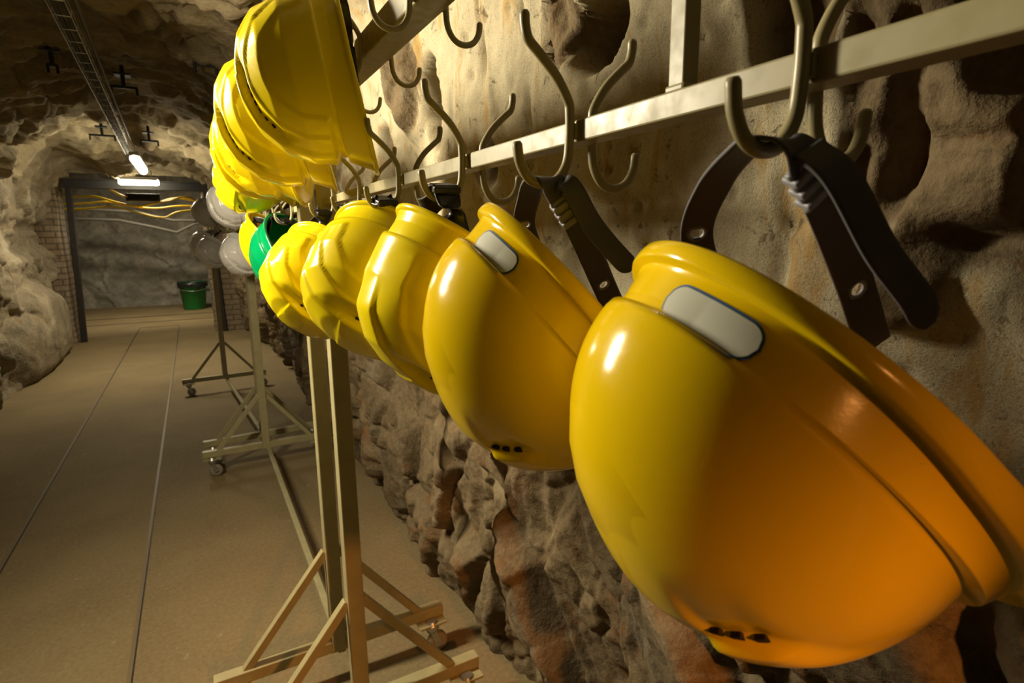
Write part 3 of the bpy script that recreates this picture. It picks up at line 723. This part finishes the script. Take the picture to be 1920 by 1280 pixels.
def tray():
    bm = bmesh.new(); pts = [(-.28, .6, 2.39), (-.377, 3.0, 2.42), (-.515, 7.8, 2.42)]
    P = catmull(pts, 60); n = len(P)
    for dx, dz in ((-.032, .035), (-.032, 0), (.032, 0), (.032, .035)): add_tube(bm, [p+Vector((dx, 0, dz)) for p in P[::4]], .0026, 6)
    y = .7
    while y < 7.7:
        x = float(np.interp(y, [p.y for p in P], [p.x for p in P])); z = float(np.interp(y, [p.y for p in P], [p.z for p in P]))
        add_tube(bm, [(x-.032, y, z+.035), (x-.032, y, z), (x+.032, y, z), (x+.032, y, z+.035)], .0026, 5); y += .19
    tag(obj('cable_tray', bm, MAT['steel'], None, True), 'zinc wire cable tray running along the tunnel roof', 'cable tray')
    for i, (dx, lab) in enumerate(((-.013, 'thick dark cable lying on the left of the wire tray'), (.014, 'thin dark cable lying on the right of the wire tray'))):
        bm = bmesh.new(); add_tube(bm, [p+Vector((dx+.003*math.sin(p.y*2+i), 0, .014-i*.003)) for p in P[::4]], .0105-.003*i, 8)
        tag(obj('power_cable', bm, MAT['rubber'], None, True), lab, 'cable', 'cables in the tray')
    bm = bmesh.new(); add_tube(bm, [p+Vector((.058, 0, .045)) for p in P[::4]], .008, 8); tag(obj('conduit_pipe', bm, MAT['pipe'], None, True), 'dark conduit pipe along the roof beside the wire tray', 'pipe')
tray()
for i, (x, y, z, w_, lab) in enumerate([(-.66, 4.75, 2.56, .05, 'short dark roof anchor left of the wire tray, nearest of the left ones'), (-.31, 5.0, 2.52, .16, 'dark T-shaped roof anchor right of the tray, halfway along'),
        (-.68, 7.2, 2.50, .22, 'dark T-shaped roof anchor left of the tray near the lamps'), (-.28, 7.1, 2.46, .16, 'dark T-shaped roof anchor right of the tray near the lamps'),
        (.17, 4.0, 2.48, .12, 'dark roof anchor high above the white hard hats')]):
    bm = bmesh.new(); add_tube(bm, [(x, y, z+.16), (x, y, z+.02)], .013, 8); add_box(bm, (x, y, z+.10), (.10, .10, .012), None, .002)
    add_box(bm, (x, y, z+.02), (w_, .025, .018), None, .002)
    for s in (-1, 1): add_tube(bm, [(x+s*w_*.47, y, z+.02), (x+s*w_*.47, y, z-.025)], .009, 6)
    tag(obj('roof_anchor', bm, MAT['dark_steel']), lab, 'anchor', 'iron anchors in the roof')

# ------------------------------------------------------------------ chamber: cables, box, pipes, bucket
YC = 11.9
def cable(pts, lab, r=.016):
    bm = bmesh.new(); add_tube(bm, catmull(pts, 8), r, 8); tag(obj('power_cable', bm, MAT['cable'], None, True), lab, 'cable', 'yellow cables across the chamber')
cable([(-2.7, YC, 2.22), (-1.63, YC, 2.19), (-1.35, YC, 2.20), (-1.05, YC, 2.11), (-.75, YC, 2.05), (-.45, YC, 2.12), (-.15, YC, 2.20), (.15, YC, 2.16), (1.1, YC, 2.1)], 'upper yellow cable sagging across the chamber behind the portal', .017)
cable([(-2.7, YC+.05, 2.05), (-1.6, YC+.05, 2.08), (-1.2, YC+.05, 2.12), (-.9, YC+.05, 2.06), (-.5, YC+.05, 2.02), (0, YC+.05, 2.07), (1.1, YC, 2.0)], 'middle yellow cable across the chamber behind the portal', .015)
cable([(-2.7, YC-.05, 1.98), (-1.6, YC-.05, 1.99), (-1.1, YC-.05, 2.04), (-.8, YC-.05, 1.95), (-.4, YC-.05, 1.86), (-.05, YC-.05, 1.98), (1.1, YC-.05, 2.05)], 'lowest yellow cable with the deepest sag across the chamber', .016)
cable([(-1.25, YC-.02, 2.42), (-1.12, YC-.02, 2.32), (-.95, YC-.02, 2.22), (-.85, YC-.02, 2.21)], 'short yellow cable dropping from the beam to the dark box', .015)
cable([(-.62, YC-.08, 2.08), (-.3, YC-.08, 2.14), (-.02, YC-.08, 2.22), (.3, YC-.08, 2.12), (1.1, YC-.08, 2.2)], 'yellow cable leaving the dark box to the right', .015)
bm = bmesh.new(); add_box(bm, (-.66, YC+.02, 2.20), (.50, .10, .13), None, .01); add_box(bm, (-.66, YC-.035, 2.20), (.44, .012, .10), None, .004)
for s in (-1, 1): add_tube(bm, [(-.66+s*.2, YC+.02, 2.26), (-.66+s*.2, YC+.02, 2.95)], .006, 6)
tag(obj('junction_box', bm, MAT['dark_steel']), 'dark flat junction box hung among the yellow cables', 'box')
for pts, lab in (([(-2.6, 13.6, 1.9), (-1.7, 13.55, 1.88), (-1.2, 13.5, 1.86), (-.6, 13.5, 1.72), (-.25, 13.5, 1.62), (.1, 13.5, 1.80), (1.2, 13.4, 1.9)], 'grey pipe bent in a shallow V on the back wall'),
                 ([(-2.6, 13.5, 2.1), (-.9, 13.45, 2.02), (-.3, 13.45, 1.86), (1.2, 13.4, 1.86)], 'grey pipe sloping down above the bent one')):
    bm = bmesh.new(); add_tube(bm, [Vector(p) for p in pts], .03, 8); tag(obj('wall_pipe', bm, MAT['pipe'], None, True), lab, 'pipe')
def bucket():
    c = (-.08, 14.0, 0); r = thing('bucket', 'green plastic bucket with a black liner on the chamber floor', 'bucket', Matrix.Translation(c) @ Matrix.Scale(1.22, 4))
    bm = bmesh.new(); prof = [(.0, .0), (.17, 0), (.175, .01), (.215, .44), (.232, .445), (.232, .475), (.21, .475), (.165, .02), (0, .02)]
    rings = [[bm.verts.new((q[0]*math.cos(a*math.pi/18), q[0]*math.sin(a*math.pi/18), q[1])) for q in prof[1:-1]] for a in range(36)]
    for i in range(36):
        A, B = rings[i], rings[(i+1) % 36]
        for k in range(len(A)-1): bm.faces.new((A[k], B[k], B[k+1], A[k+1]))
    bm.faces.new([x[0] for x in rings][::-1]); bm.faces.new([x[-1] for x in rings]); obj('body', bm, MAT['bin'], r, True)
    bm = bmesh.new(); rings = []
    for i in range(36):
        a = i*math.pi/18; dz = .03*math.sin(i*1.9)+.02*math.sin(i*.8)
        rings.append([bm.verts.new((q*math.cos(a), q*math.sin(a), z)) for q, z in ((.20, .40), (.206, .468), (.236, .484), (.240, .43+dz*.7), (.232, .385+dz))])
    for i in range(36):
        A, B = rings[i], rings[(i+1) % 36]
        for k in range(4): bm.faces.new((A[k], B[k], B[k+1], A[k+1]))
    part_label(obj('bin_liner', bm, MAT['liner'], r, True), 'black plastic liner folded over the rim')
    bm = bmesh.new(); add_tube(bm, catmull([(-.236, 0, .42), (-.21, -.13, .36), (0, -.245, .33), (.21, -.13, .36), (.236, 0, .42)], 6), .005, 6); obj('handle', bm, MAT['steel'], r, True)
bucket()
